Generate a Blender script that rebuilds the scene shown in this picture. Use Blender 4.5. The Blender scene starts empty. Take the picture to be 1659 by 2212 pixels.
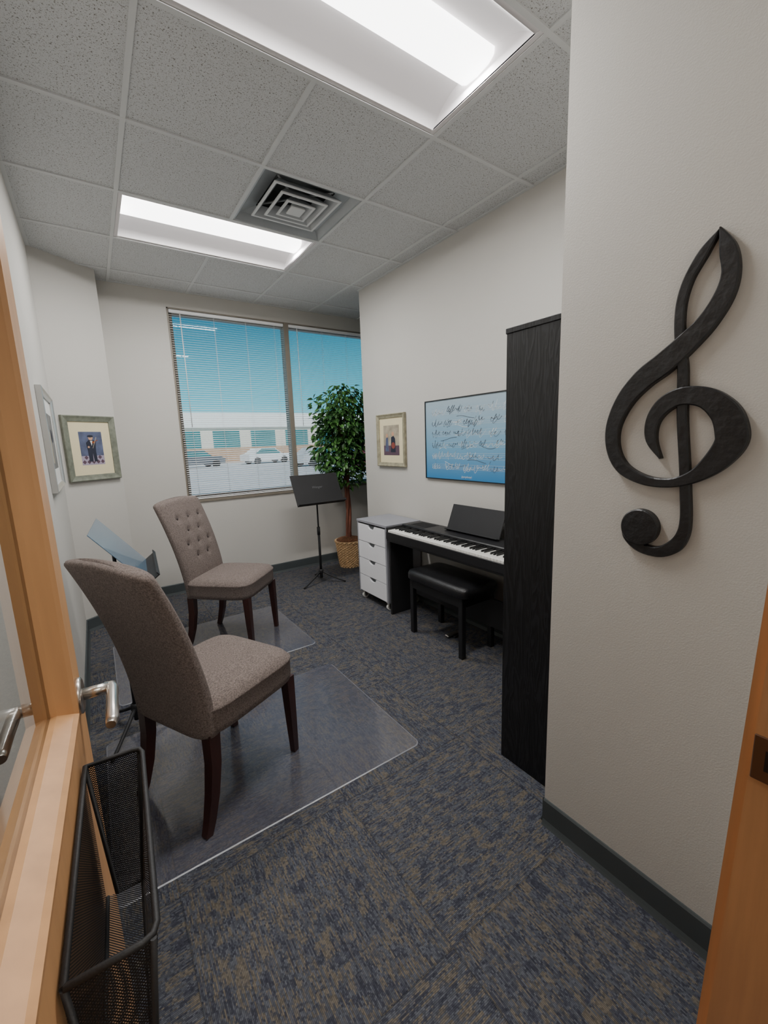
import bpy, bmesh, math, random
from mathutils import Vector, Matrix
random.seed(7)
SC=bpy.context.scene; COL=SC.collection
H=2.814; XT=1.214; XP=2.255; YW=4.42; XL=-.20
G=.6096; GX=.2833; GY=1.6866

# ------------------------------------------------------------------ materials
def lin(r,g,b):
    f=lambda v:(v/255/12.92) if v/255<=.04045 else ((v/255+.055)/1.055)**2.4
    return (f(r),f(g),f(b),1)
def nmat(name):
    m=bpy.data.materials.new(name);m.use_nodes=True;nt=m.node_tree
    b=nt.nodes['Principled BSDF'];return m,nt,b
def N(nt,t,**k):
    n=nt.nodes.new(t)
    for a,v in k.items(): setattr(n,a,v)
    return n
def mth_(nt):
    L=nt.links.new
    def mth(op,a,bv=None):
        n=N(nt,'ShaderNodeMath',operation=op)
        if isinstance(a,(int,float)): n.inputs[0].default_value=a
        else: L(a,n.inputs[0])
        if bv is not None:
            if isinstance(bv,(int,float)): n.inputs[1].default_value=bv
            else: L(bv,n.inputs[1])
        return n.outputs[0]
    return mth
def ramp_(nt,src,stops,interp='LINEAR'):
    r=N(nt,'ShaderNodeValToRGB');r.color_ramp.interpolation=interp;e=r.color_ramp.elements
    e[0].position,e[0].color=stops[0];e[1].position,e[1].color=stops[1]
    for p,c in stops[2:]:
        k=e.new(p);k.color=c
    nt.links.new(src,r.inputs[0]);return r.outputs[0]
def mat(name,col,rough=.6,metal=0,var=.06,vs=8.,bump=0,bs=200.,spec=.5,stretch=None,coat=0):
    m,nt,b=nmat(name);L=nt.links.new
    tc=N(nt,'ShaderNodeTexCoord');mp=N(nt,'ShaderNodeMapping')
    if stretch: mp.inputs['Scale'].default_value=stretch
    L(tc.outputs['Object'],mp.inputs[0])
    no=N(nt,'ShaderNodeTexNoise');no.inputs['Scale'].default_value=vs;no.inputs['Detail'].default_value=5
    L(mp.outputs[0],no.inputs['Vector'])
    c=col
    L(ramp_(nt,no.outputs[0],[(.3,(c[0]*(1-var),c[1]*(1-var),c[2]*(1-var),1)),(.7,(min(1,c[0]*(1+var)),min(1,c[1]*(1+var)),min(1,c[2]*(1+var)),1))]),b.inputs['Base Color'])
    b.inputs['Roughness'].default_value=rough;b.inputs['Metallic'].default_value=metal
    b.inputs['Specular IOR Level'].default_value=spec;b.inputs['Coat Weight'].default_value=coat
    if bump:
        n2=N(nt,'ShaderNodeTexNoise');n2.inputs['Scale'].default_value=bs;n2.inputs['Detail'].default_value=3
        L(mp.outputs[0],n2.inputs['Vector'])
        bp=N(nt,'ShaderNodeBump');bp.inputs['Strength'].default_value=bump;bp.inputs['Distance'].default_value=.01
        L(n2.outputs[0],bp.inputs['Height']);L(bp.outputs[0],b.inputs['Normal'])
    return m
M={}
M['wall']=mat('wall_paint',lin(203,200,194),.75,var=.012,vs=2,bump=.10,bs=260)
M['base']=mat('rubber_base',lin(72,78,80),.5,var=.05)
M['grid']=mat('grid_metal',lin(212,214,214),.5,var=.02)
M['troffer']=mat('troffer_white',lin(224,220,221),.5,var=.01)
M['vent']=mat('vent_metal',lin(222,224,224),.4,var=.03)
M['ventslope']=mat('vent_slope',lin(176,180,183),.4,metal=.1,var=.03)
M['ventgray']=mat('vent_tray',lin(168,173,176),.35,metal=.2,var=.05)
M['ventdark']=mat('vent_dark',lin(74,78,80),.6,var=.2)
M['fabric']=mat('chair_fabric',lin(122,111,106),.95,var=.42,vs=190,bump=.4,bs=420,spec=.15)
M['button']=mat('button_fabric',lin(72,64,62),.9,var=.1)
M['cherry']=mat('espresso_leg',lin(54,28,24),.32,var=.3,vs=20,stretch=(1,1,.15))
M['black']=mat('black_satin',lin(26,26,28),.42,var=.1)
M['blackm']=mat('black_matte',lin(32,32,34),.6,var=.1,bump=.1,bs=300)
M['leather']=mat('black_leather',lin(26,26,28),.33,var=.15,bump=.25,bs=180)
M['clef']=mat('clef_black',lin(28,28,30),.4,var=.15,bump=.35,bs=30)
M['chrome']=mat('nickel',lin(205,200,194),.28,metal=1,var=.03)
M['bronze']=mat('strike_bronze',lin(112,84,66),.35,metal=.6,var=.1)
M['cartgray']=mat('cart_gray',lin(148,149,156),.5,var=.03)
M['logo']=mat('logo_gray',lin(98,98,102),.5,var=.03)
M['white']=mat('white_laminate',lin(238,238,242),.45,var=.01)
M['keyw']=mat('key_white',lin(238,236,230),.3,var=.01)
M['keyb']=mat('key_black',lin(14,14,15),.3,var=.05)
M['oak']=mat('door_maple',lin(204,154,106),.4,var=.10,vs=7,stretch=(4,4,.4))
M['jamb']=mat('jamb_maple',lin(210,158,112),.4,var=.12,vs=9,stretch=(5,5,.35))
M['winframe']=mat('window_bronze',lin(132,124,112),.45,var=.03)
M['slat']=mat('blind_slat',lin(238,238,238),.5,var=.01)
M['trunk']=mat('trunk',lin(112,66,50),.8,var=.35,vs=30,bump=.6,bs=60,stretch=(1,1,.3))
M['moss']=mat('moss',lin(120,80,54),1,var=.5,vs=60,bump=.8,bs=90)
M['wicker']=mat('wicker',lin(214,178,134),.7,var=.3,vs=50,bump=.4,bs=120)
M['framegreen']=mat('frame_green',lin(122,126,112),.5,var=.25,vs=30)
M['framegold']=mat('frame_gold',lin(156,150,126),.5,var=.25,vs=30)
M['framesilver']=mat('frame_silver',lin(200,200,198),.3,metal=.6,var=.05)
M['cream']=mat('mat_board',lin(232,220,182),.8,var=.02)
M['offw']=mat('paper_white',lin(228,228,224),.7,var=.02)
M['desksheen']=mat('desk_painted_sheen',lin(84,110,130),.22,var=.05,coat=.4)  # blue window reflection on the black desk, put into its base colour
M['asphalt']=mat('asphalt',lin(190,193,196),.9,var=.1,vs=.4)
M['bldg']=mat('stucco',lin(212,206,190),.9,var=.05,vs=.3)
M['bldgw']=mat('cornice',lin(236,236,232),.9,var=.03)
M['bglass']=mat('teal_window',lin(52,118,122),.2,var=.2,vs=.5)
M['brick']=mat('tan_band',lin(178,142,112),.9,var=.1,vs=2)
M['tire']=mat('tire',lin(24,24,25),.8)
for k,c in dict(red=(150,40,40),blue=(60,84,120),silver=(190,194,198),dark=(88,92,98),whitecar=(230,230,230)).items():
    M['car'+k]=mat('car_'+k,lin(*c),.3,coat=.5,var=.02)
M['ink']=mat('ink_navy',lin(38,42,58),.7,var=.2);M['artblue']=mat('art_blue',lin(88,96,124),.7,var=.3,vs=18)
M['skin']=mat('art_skin',lin(206,160,130),.7);M['violin']=mat('art_violin',lin(150,78,38),.6)
M['artlav']=mat('art_lavender',lin(168,156,176),.7);M['artplum']=mat('art_plum',lin(92,70,84),.7)
M['arttan']=mat('art_tan',lin(170,160,140),.8,var=.3,vs=14);M['artred']=mat('art_rust',lin(140,70,60),.7)
M['artgray']=mat('art_gray',lin(120,120,118),.8,var=.35,vs=9)
M['inkstroke']=mat('ink_stroke',lin(82,90,102),.7,var=.2)
M['chalk']=mat('chalk_stroke',lin(214,222,226),.7,var=.1)

def m_tile():
    m,nt,b=nmat('ceiling_tile');L=nt.links.new
    tc=N(nt,'ShaderNodeTexCoord')
    n=N(nt,'ShaderNodeTexNoise');n.inputs['Scale'].default_value=145;n.inputs['Detail'].default_value=2.5
    n2=N(nt,'ShaderNodeTexNoise');n2.inputs['Scale'].default_value=400;n2.inputs['Detail'].default_value=1
    L(tc.outputs['Object'],n.inputs['Vector']);L(tc.outputs['Object'],n2.inputs['Vector'])
    a=ramp_(nt,n.outputs[0],[(.345,(0,0,0,1)),(.39,(1,1,1,1))]);c=ramp_(nt,n2.outputs[0],[(.31,(0,0,0,1)),(.37,(1,1,1,1))])
    mth=mth_(nt);mx=mth('MULTIPLY',a,c)
    mc=N(nt,'ShaderNodeMix',data_type='RGBA');mc.inputs[6].default_value=lin(132,129,123);mc.inputs[7].default_value=lin(211,213,214)
    L(mx,mc.inputs[0]);L(mc.outputs[2],b.inputs['Base Color'])
    b.inputs['Roughness'].default_value=.95;b.inputs['Specular IOR Level'].default_value=.1
    bp=N(nt,'ShaderNodeBump');bp.inputs['Strength'].default_value=.4;bp.inputs['Distance'].default_value=.003
    L(mx,bp.inputs['Height']);L(bp.outputs[0],b.inputs['Normal']);return m
M['tile']=m_tile()

def m_carpet():
    m,nt,b=nmat('carpet_tile');L=nt.links.new;mth=mth_(nt)
    tc=N(nt,'ShaderNodeTexCoord')
    mp=N(nt,'ShaderNodeMapping');mp.inputs['Location'].default_value=(-.057,-.10,0)
    L(tc.outputs['Object'],mp.inputs[0])
    s=N(nt,'ShaderNodeSeparateXYZ');L(mp.outputs[0],s.inputs[0])
    T=.61
    ix=mth('FLOOR',mth('DIVIDE',s.outputs[0],T));iy=mth('FLOOR',mth('DIVIDE',s.outputs[1],T))
    par=mth('PINGPONG',mth('ADD',ix,iy),1.0)
    def sel(a,c):
        x=N(nt,'ShaderNodeMix',data_type='FLOAT');L(par,x.inputs[0]);L(a,x.inputs[2]);L(c,x.inputs[3]);return x.outputs[0]
    u=sel(s.outputs[0],s.outputs[1]);v=sel(s.outputs[1],s.outputs[0])
    tid=mth('ADD',mth('MULTIPLY',ix,3.71),mth('MULTIPLY',iy,7.13))
    def wn(*a):
        c=N(nt,'ShaderNodeCombineXYZ')
        for i,q in enumerate(a): L(q,c.inputs[i])
        w=N(nt,'ShaderNodeTexWhiteNoise');w.noise_dimensions='3D';L(c.outputs[0],w.inputs['Vector']);return w.outputs['Value']
    row=mth('FLOOR',mth('DIVIDE',v,.0040))
    z0=mth('MULTIPLY',row,0.0)
    uo=mth('ADD',mth('DIVIDE',u,.030),mth('MULTIPLY',wn(row,z0,tid),9.0))
    cell=mth('FLOOR',uo)
    rnd=wn(row,cell,tid)
    cell2=mth('FLOOR',mth('ADD',mth('DIVIDE',u,.006),mth('MULTIPLY',wn(row,tid,z0),5.0)));rnd2=wn(cell2,row,tid)
    def blk(du,dv,sc,off):
        c=N(nt,'ShaderNodeCombineXYZ')
        L(mth('MULTIPLY',mth('FLOOR',mth('DIVIDE',u,du)),du),c.inputs[0]);L(mth('MULTIPLY',mth('FLOOR',mth('DIVIDE',v,dv)),dv),c.inputs[1]);L(mth('ADD',tid,off),c.inputs[2])
        n=N(nt,'ShaderNodeTexNoise');n.inputs['Scale'].default_value=sc;n.inputs['Detail'].default_value=1.5;L(c.outputs[0],n.inputs['Vector']);return n.outputs[0]
    A=blk(.036,.0080,36,0.3);B=blk(.0080,.028,38,5.7)
    low=mth('ADD',mth('MULTIPLY',A,.6),mth('MULTIPLY',B,.4))
    low=mth('ADD',mth('MULTIPLY',mth('SUBTRACT',low,.5),2.8),.5)
    val=mth('ADD',mth('ADD',mth('MULTIPLY',rnd,.42),mth('MULTIPLY',low,.46)),mth('MULTIPLY',rnd2,.12))
    col=ramp_(nt,val,[(.0,lin(58,59,69)),(1.,lin(104,96,86)),(.34,lin(67,69,79)),(.46,lin(88,91,98)),(.55,lin(74,76,84)),(.63,lin(96,91,85)),(.76,lin(102,96,87))])
    dk=ramp_(nt,rnd2,[(0,(.75,.75,.75,1)),(1,(1.22,1.22,1.22,1))])
    x3=N(nt,'ShaderNodeMix',data_type='RGBA',blend_type='MULTIPLY');x3.inputs[0].default_value=1;L(col,x3.inputs[6]);L(dk,x3.inputs[7])
    rib=mth('PINGPONG',mth('DIVIDE',v,.0040),.5)
    rs=ramp_(nt,rib,[(0,(.5,.5,.5,1)),(.35,(1.12,1.12,1.12,1))])
    x4=N(nt,'ShaderNodeMix',data_type='RGBA',blend_type='MULTIPLY');x4.inputs[0].default_value=.7;L(x3.outputs[2],x4.inputs[6]);L(rs,x4.inputs[7])
    fx=mth('ABSOLUTE',mth('SUBTRACT',mth('FRACT',mth('ADD',mth('DIVIDE',s.outputs[0],T),.5)),.5));fy=mth('ABSOLUTE',mth('SUBTRACT',mth('FRACT',mth('ADD',mth('DIVIDE',s.outputs[1],T),.5)),.5))
    sm=ramp_(nt,mth('MINIMUM',fx,fy),[(0.002,(.66,.66,.66,1)),(.006,(1,1,1,1))])
    x5=N(nt,'ShaderNodeMix',data_type='RGBA',blend_type='MULTIPLY');x5.inputs[0].default_value=1;L(x4.outputs[2],x5.inputs[6]);L(sm,x5.inputs[7])
    L(x5.outputs[2],b.inputs['Base Color']);b.inputs['Roughness'].default_value=1;b.inputs['Specular IOR Level'].default_value=.05
    return m
M['carpet']=m_carpet()

def facing_fresnel(nt,ior):
    # fresnel on the outward side only, nothing on the inner side of the thin sheet
    mth=mth_(nt);fr=N(nt,'ShaderNodeFresnel');fr.inputs[0].default_value=ior;g=N(nt,'ShaderNodeNewGeometry')
    front=mth('SUBTRACT',1.0,g.outputs['Backfacing']);return mth('MULTIPLY',fr.outputs[0],front),front
def m_clear(name,col,fac,rough):
    m,nt,b=nmat(name);L=nt.links.new;mth=mth_(nt)
    b.inputs['Base Color'].default_value=col;b.inputs['Roughness'].default_value=.6
    no=N(nt,'ShaderNodeTexNoise');no.inputs['Scale'].default_value=60
    bp=N(nt,'ShaderNodeBump');bp.inputs['Strength'].default_value=.12;bp.inputs['Distance'].default_value=.003
    L(no.outputs[0],bp.inputs['Height'])
    gl=N(nt,'ShaderNodeBsdfGlossy');gl.inputs['Roughness'].default_value=rough;L(bp.outputs[0],gl.inputs['Normal'])
    t=N(nt,'ShaderNodeBsdfTransparent');t.inputs[0].default_value=(.965,.965,.985,1);mx=N(nt,'ShaderNodeMixShader');mg=N(nt,'ShaderNodeMixShader')
    f,fr=facing_fresnel(nt,1.6)
    L(mth('MULTIPLY',fr,fac),mx.inputs[0]);L(t.outputs[0],mx.inputs[1]);L(b.outputs[0],mx.inputs[2])
    L(mth('MINIMUM',mth('MULTIPLY',f,1.3),1.0),mg.inputs[0]);L(mx.outputs[0],mg.inputs[1]);L(gl.outputs[0],mg.inputs[2])
    L(mg.outputs[0],nt.nodes['Material Output'].inputs[0]);return m
M['vinyl']=m_clear('clear_vinyl',lin(136,136,150),.20,.13)
M['vinylhighlight']=m_clear('vinyl_painted_highlight',lin(176,178,188),.5,.2)  # thin highlight along the mat rim, painted in as a paler colour
def m_glass(name,ior):
    m,nt,b=nmat(name);L=nt.links.new;nt.nodes.remove(b)
    g=N(nt,'ShaderNodeBsdfGlossy');g.inputs['Roughness'].default_value=.02
    t=N(nt,'ShaderNodeBsdfTransparent');t.inputs[0].default_value=(.95,.97,.97,1)
    f,fr=facing_fresnel(nt,ior);mx=N(nt,'ShaderNodeMixShader')
    L(f,mx.inputs[0]);L(t.outputs[0],mx.inputs[1]);L(g.outputs[0],mx.inputs[2])
    L(mx.outputs[0],nt.nodes['Material Output'].inputs[0]);return m
M['glass']=m_glass('pane_glass',1.45);M['doorglass']=m_glass('door_glass',2.2)
def m_emit(name,col,s):
    m,nt,b=nmat(name);b.inputs['Base Color'].default_value=(.9,.9,.9,1)
    b.inputs['Emission Color'].default_value=col;b.inputs['Emission Strength'].default_value=s;return m
M['lens']=m_emit('lamp_lens',(1,.99,.97,1),7)
def m_meshwire():
    m,nt,b=nmat('black_wire_mesh');L=nt.links.new;mth=mth_(nt)
    b.inputs['Base Color'].default_value=lin(20,20,22);b.inputs['Roughness'].default_value=.5
    tc=N(nt,'ShaderNodeTexCoord');s=N(nt,'ShaderNodeSeparateXYZ');L(tc.outputs['Object'],s.inputs[0])
    u=mth('ADD',s.outputs[0],s.outputs[1]);k=math.pi/.004
    p=mth('SINE',mth('MULTIPLY',mth('ADD',u,s.outputs[2]),k));q=mth('SINE',mth('MULTIPLY',mth('SUBTRACT',u,s.outputs[2]),k))
    f=mth('LESS_THAN',mth('ABSOLUTE',mth('MULTIPLY',p,q)),.60)
    t=N(nt,'ShaderNodeBsdfTransparent');mx=N(nt,'ShaderNodeMixShader')
    L(f,mx.inputs[0]);L(t.outputs[0],mx.inputs[1]);L(b.outputs[0],mx.inputs[2]);L(mx.outputs[0],nt.nodes['Material Output'].inputs[0]);return m
M['wire']=m_meshwire()
def m_blackwood():
    m,nt,b=nmat('black_ash');L=nt.links.new;mth=mth_(nt)
    tc=N(nt,'ShaderNodeTexCoord');mp=N(nt,'ShaderNodeMapping');mp.inputs['Scale'].default_value=(9,9,1.1);L(tc.outputs['Object'],mp.inputs[0])
    w=N(nt,'ShaderNodeTexNoise');w.inputs['Scale'].default_value=2.2;w.inputs['Detail'].default_value=3;w.inputs['Distortion'].default_value=.6;L(mp.outputs[0],w.inputs['Vector'])
    sn=mth('SINE',mth('MULTIPLY',w.outputs[0],60))
    L(ramp_(nt,sn,[(.35,lin(12,12,13)),(1,lin(28,28,31))]),b.inputs['Base Color']);b.inputs['Roughness'].default_value=.45
    bp=N(nt,'ShaderNodeBump');bp.inputs['Strength'].default_value=.15;bp.inputs['Distance'].default_value=.003;L(sn,bp.inputs['Height']);L(bp.outputs[0],b.inputs['Normal']);return m
M['ash']=m_blackwood()
def m_leaf():
    m,nt,b=nmat('leaf');L=nt.links.new
    no=N(nt,'ShaderNodeTexNoise');no.inputs['Scale'].default_value=14
    tc=N(nt,'ShaderNodeTexCoord');L(tc.outputs['Object'],no.inputs['Vector'])
    L(ramp_(nt,no.outputs[0],[(.35,lin(34,70,36)),(.68,lin(84,130,62))]),b.inputs['Base Color']);b.inputs['Roughness'].default_value=.38
    return m
M['leaf']=m_leaf()
def m_poster():
    m,nt,b=nmat('poster_print');L=nt.links.new
    tc=N(nt,'ShaderNodeTexCoord');s=N(nt,'ShaderNodeSeparateXYZ');L(tc.outputs['Object'],s.inputs[0])
    mr=N(nt,'ShaderNodeMapRange');mr.inputs[1].default_value=-.3;mr.inputs[2].default_value=.3;L(s.outputs[2],mr.inputs[0])
    L(ramp_(nt,mr.outputs[0],[(0,lin(54,130,186)),(1,lin(166,186,198)),(.4,lin(114,166,198))]),b.inputs['Base Color']);b.inputs['Roughness'].default_value=.4;return m
M['poster']=m_poster()

# ------------------------------------------------------------------ mesh builder
class MB:
    def __init__(s): s.v=[];s.f=[];s.m=[];s.sm=[]
    def add(s,vs,fs,mi=0,smooth=False):
        o=len(s.v);s.v+=[tuple(v) for v in vs]
        for f in fs: s.f.append(tuple(i+o for i in f));s.m.append(mi);s.sm.append(smooth)
    def box(s,a,b,mi=0,mat4=None,bev=0):
        x0,y0,z0=a;x1,y1,z1=b
        if bev>0:
            r=min(bev,(x1-x0)/2.01,(y1-y0)/2.01,(z1-z0)/2.01);vs=[];idx={}
            for X,sx in ((0,-1),(1,1)):
                for Y,sy in ((0,-1),(1,1)):
                    for Z,sz in ((0,-1),(1,1)):
                        c=(x1 if X else x0,y1 if Y else y0,z1 if Z else z0);sg=(sx,sy,sz)
                        for ax in range(3):
                            p=[c[i]-(0 if i==ax else sg[i]*r) for i in range(3)]
                            idx[(X,Y,Z,ax)]=len(vs);vs.append(p)
            fs=[]
            I=lambda X,Y,Z,a:idx[(X,Y,Z,a)]
            for X in(0,1): fs.append([I(X,0,0,0),I(X,1,0,0),I(X,1,1,0),I(X,0,1,0)])
            for Y in(0,1): fs.append([I(0,Y,0,1),I(1,Y,0,1),I(1,Y,1,1),I(0,Y,1,1)])
            for Z in(0,1): fs.append([I(0,0,Z,2),I(1,0,Z,2),I(1,1,Z,2),I(0,1,Z,2)])
            for X in(0,1):
                for Y in(0,1): fs.append([I(X,Y,0,0),I(X,Y,1,0),I(X,Y,1,1),I(X,Y,0,1)])
            for X in(0,1):
                for Z in(0,1): fs.append([I(X,0,Z,0),I(X,1,Z,0),I(X,1,Z,2),I(X,0,Z,2)])
            for Y in(0,1):
                for Z in(0,1): fs.append([I(0,Y,Z,1),I(1,Y,Z,1),I(1,Y,Z,2),I(0,Y,Z,2)])
            for X in(0,1):
                for Y in(0,1):
                    for Z in(0,1): fs.append([I(X,Y,Z,0),I(X,Y,Z,1),I(X,Y,Z,2)])
        else:
            vs=[(x,y,z) for x in(x0,x1) for y in(y0,y1) for z in(z0,z1)]
            fs=[(0,1,3,2),(4,6,7,5),(0,4,5,1),(2,3,7,6),(0,2,6,4),(1,5,7,3)]
        if mat4 is not None: vs=[mat4@Vector(v) for v in vs]
        s.add(vs,fs,mi)
    def loft(s,rings,mi=0,smooth=True,cap=True,closed=True):
        n=len(rings[0]);vs=[p for r in rings for p in r];fs=[]
        for i in range(len(rings)-1):
            for j in range(n if closed else n-1):
                k=(j+1)%n;fs.append((i*n+j,i*n+k,(i+1)*n+k,(i+1)*n+j))
        s.add(vs,fs,mi,smooth)
        if cap:
            s.add(rings[0],[tuple(range(n))],mi);s.add(rings[-1],[tuple(range(n))],mi)
    def tube(s,pts,r,n=10,mi=0,smooth=True,cap=True,sq=False,flat=1.0):
        pts=[Vector(p) for p in pts];R=r if isinstance(r,(list,tuple)) else [r]*len(pts)
        rings=[];up=None
        for i,p in enumerate(pts):
            t=(pts[min(i+1,len(pts)-1)]-pts[max(i-1,0)]).normalized()
            if up is None:
                up=Vector((0,0,1)) if abs(t.z)<.9 else Vector((0,1,0))
            a=t.cross(up).normalized();b=a.cross(t).normalized();up=b
            ring=[]
            for j in range(n):
                th=2*math.pi*(j+(.5 if sq else 0))/n
                ring.append(p+a*math.cos(th)*R[i]+b*math.sin(th)*R[i]*flat)
            rings.append(ring)
        s.loft(rings,mi,smooth and not sq,cap)
    def cyl(s,p0,p1,r0,r1=None,n=20,mi=0,smooth=True): s.tube([p0,p1],[r0,r1 if r1 is not None else r0],n,mi,smooth)
    def lathe(s,prof,c=(0,0,0),n=32,mi=0,smooth=True):
        rings=[[(c[0]+r*math.cos(2*math.pi*j/n),c[1]+r*math.sin(2*math.pi*j/n),c[2]+z) for j in range(n)] for r,z in prof]
        s.loft(rings,mi,smooth,True)
    def sphere(s,c,r,sc=(1,1,1),n=16,mi=0):
        rings=[]
        for i in range(1,n):
            a=math.pi*i/n
            rings.append([(c[0]+r*sc[0]*math.sin(a)*math.cos(2*math.pi*j/n),c[1]+r*sc[1]*math.sin(a)*math.sin(2*math.pi*j/n),c[2]+r*sc[2]*math.cos(a)) for j in range(n)])
        s.loft(rings,mi,True,True)
    def prism(s,poly,axis,a,b,mi=0,ms=None):
        def P(p,t):
            if axis==2: return (p[0],p[1],t)
            if axis==0: return (t,p[0],p[1])
            return (p[0],t,p[1])
        n=len(poly);vs=[P(p,a) for p in poly]+[P(p,b) for p in poly]
        s.add(vs,[tuple(range(n)),tuple(range(n,2*n))],mi)
        s.add(vs,[(i,(i+1)%n,n+(i+1)%n,n+i) for i in range(n)],mi if ms is None else ms)
    def build(s,name,mats,parent=None,loc=None,rot=None,label=None,cat=None,kind=None,group=None):
        me=bpy.data.meshes.new(name);me.from_pydata(s.v,[],s.f)
        for m in (mats if isinstance(mats,list) else [mats]): me.materials.append(M[m] if isinstance(m,str) else m)
        me.polygons.foreach_set('material_index',s.m);me.polygons.foreach_set('use_smooth',s.sm)
        bm=bmesh.new();bm.from_mesh(me);bmesh.ops.remove_doubles(bm,verts=bm.verts,dist=1e-5)
        bmesh.ops.recalc_face_normals(bm,faces=bm.faces);bm.to_mesh(me);bm.free();me.update()
        o=bpy.data.objects.new(name,me);COL.objects.link(o)
        if parent: o.parent=parent
        if loc: o.location=loc
        if rot: o.rotation_euler=rot
        tag(o,label,cat,kind,group);return o
def tag(o,label=None,cat=None,kind=None,group=None):
    if label:o['label']=label
    if cat:o['category']=cat
    if kind:o['kind']=kind
    if group:o['group']=group
def empty(name,loc,rotz=0,label=None,cat=None,group=None,kind=None):
    o=bpy.data.objects.new(name,None);o.empty_display_size=.1;o.location=loc;o.rotation_euler=(0,0,rotz);COL.objects.link(o);tag(o,label,cat,kind,group);return o
def text_obj(name,body,size,parent,matn,mtx,ext=.0006,shear=0):
    c=bpy.data.curves.new(name,'FONT');c.body=body;c.size=size;c.extrude=ext;c.align_x='CENTER';c.align_y='CENTER';c.shear=shear
    t=bpy.data.objects.new('tmp',c);COL.objects.link(t);dg=bpy.context.evaluated_depsgraph_get()
    me=bpy.data.meshes.new_from_object(t.evaluated_get(dg));bpy.data.objects.remove(t)
    me.materials.clear();me.materials.append(M[matn]);o=bpy.data.objects.new(name,me);COL.objects.link(o)
    if parent:o.parent=parent
    o.matrix_local=mtx;return o

# ------------------------------------------------------------------ room shell
S='structure'
b=MB();b.box((-1.6,-1.7,-.1),(4.1,4.62,0));b.build('floor','carpet',kind=S)
b=MB();b.box((-.32,.155,0),(XL,3.93,H+.3));b.build('wall_left','wall',kind=S)
b=MB();b.prism([(-.2,3.93),(.19,4.2),(.19,4.42),(-.32,4.42),(-.32,3.93)],2,0,H+.3);b.build('wall_corner','wall',kind=S)
wx0,wx1,wz0,wz1=.71,2.97,.90,2.67
b=MB();b.box((-.32,YW,0),(wx0,YW+.2,H+.3));b.box((wx1,YW,0),(4.1,YW+.2,H+.3));b.box((wx0,YW,0),(wx1,YW+.2,wz0));b.box((wx0,YW,wz1),(wx1,YW+.2,H+.3))
b.build('wall_back','wall',kind=S)
b=MB();b.box((XP,.8,0),(4.0,3.61,H+.3));b.build('wall_right','wall',kind=S)
b=MB();b.box((4.0,3.4,0),(4.1,4.62,H+.3));b.build('wall_alcove','wall',kind=S)
b=MB();b.box((XT,.03,0),(4.0,.80,H+.3));b.build('wall_entry','wall',kind=S)
b=MB();b.box((-1.6,.03,0),(-.15,.15,H+.3));b.box((.70,.03,0),(XT,.13,H+.3));b.box((-.15,.03,2.16),(.70,.13,H+.3));b.build('wall_front','wall',kind=S)
b=MB();b.box((-1.7,-1.8,0),(-1.6,.155,H+.3));b.box((2.4,-1.8,0),(2.5,.03,H+.3));b.box((-1.7,-1.8,0),(2.5,-1.7,H+.3));b.build('wall_hallway','wall',kind=S)
holes={(0,-1),(1,-1),(0,2),(1,2),(1,1)}
b=MB()
for i in range(-1,6):
    x0=max(XL-.05,GX+i*G);x1=GX+(i+1)*G
    for j in range(-3,5):
        y0=max(.1,GY+j*G);y1=min(YW+.02,GY+(j+1)*G)
        if y1<=y0+.001 or (i,j) in holes: continue
        b.box((x0+.002,y0+.002,H),(x1-.002,y1-.002,H+.02),0)
b.box((-1.7,-1.8,H),(2.5,.1,H+.02));b.box((-1.7,-1.8,H+.28),(4.1,4.62,H+.32))
b.build('ceiling','tile',kind=S)
b=MB();w=.0105
for i in range(0,7):
    x=GX+i*G
    segs=[(.155,YW)]
    if i==1: segs=[(.155,GY-G),(GY,GY+2*G),(GY+3*G,YW)]
    for a,c in segs: b.box((x-w,a,H-.006),(x+w,c,H+.03))
for j in range(-2,5):
    y=GY+j*G
    b.box((XL,y-w,H-.0065),(4.0,y+w,H+.028))
for a,c in [((XL,.155),(XL+.02,3.93)),((.19,YW-.02),(4.,YW)),((XP-.02,.8),(XP,3.61)),((XP,3.61),(4.,3.63)),((XT-.02,.155),(XT,.82)),((XT,.8),(XP,.82))]:
    b.box((a[0],a[1],H-.005),(c[0],c[1],H+.02))
b.build('trim_1','grid',kind=S)
def base(name,p,q,nx,ny):
    t=.008;b=MB();p=Vector(p);q=Vector(q);n=Vector((nx,ny))
    pr=[(0,0),(.016,0),(.012,.01),(t,.022),(t,.098),(.004,.104),(0,.104)]
    r0=[(p.x+n.x*a,p.y+n.y*a,z) for a,z in pr];r1=[(q.x+n.x*a,q.y+n.y*a,z) for a,z in pr]
    b.loft([r0,r1],0,False,True);b.build(name,'base',kind=S)
base('baseboard_left',(XL,.2),(XL,3.93),1,0);d=Vector((.39,.27)).normalized()
base('baseboard_corner',(-.2,3.93),(.19,4.2),d.y,-d.x);base('baseboard_back',(.19,YW),(4.,YW),0,-1)
base('baseboard_right',(XP,.8),(XP,3.61),-1,0);base('baseboard_alcove',(XP,3.61),(4.,3.61),0,1)
base('baseboard_entry',(XT,.17),(XT,.80),-1,0);base('baseboard_nook',(XT,.80),(XP,.80),0,1)
b=MB();fy0,fy1=YW+.03,YW+.10
b.box((wx0,fy0,wz0),(wx0+.045,fy1,wz1));b.box((wx1-.045,fy0,wz0),(wx1,fy1,wz1));b.box((wx0,fy0,wz1-.05),(wx1,fy1,wz1));b.box((wx0,fy0,wz0),(wx1,fy1,wz0+.05))
b.box((1.815,YW-.005,wz0),(1.865,fy1,wz1))
b.box((wx0-.0,YW-.012,wz0-.02),(wx1,fy0,wz0+.004),0)
b.box((wx0,YW-.004,wz0),(wx0+.012,fy0,wz1));b.box((wx0,YW-.004,wz1-.012),(wx1,fy0,wz1))
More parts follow.
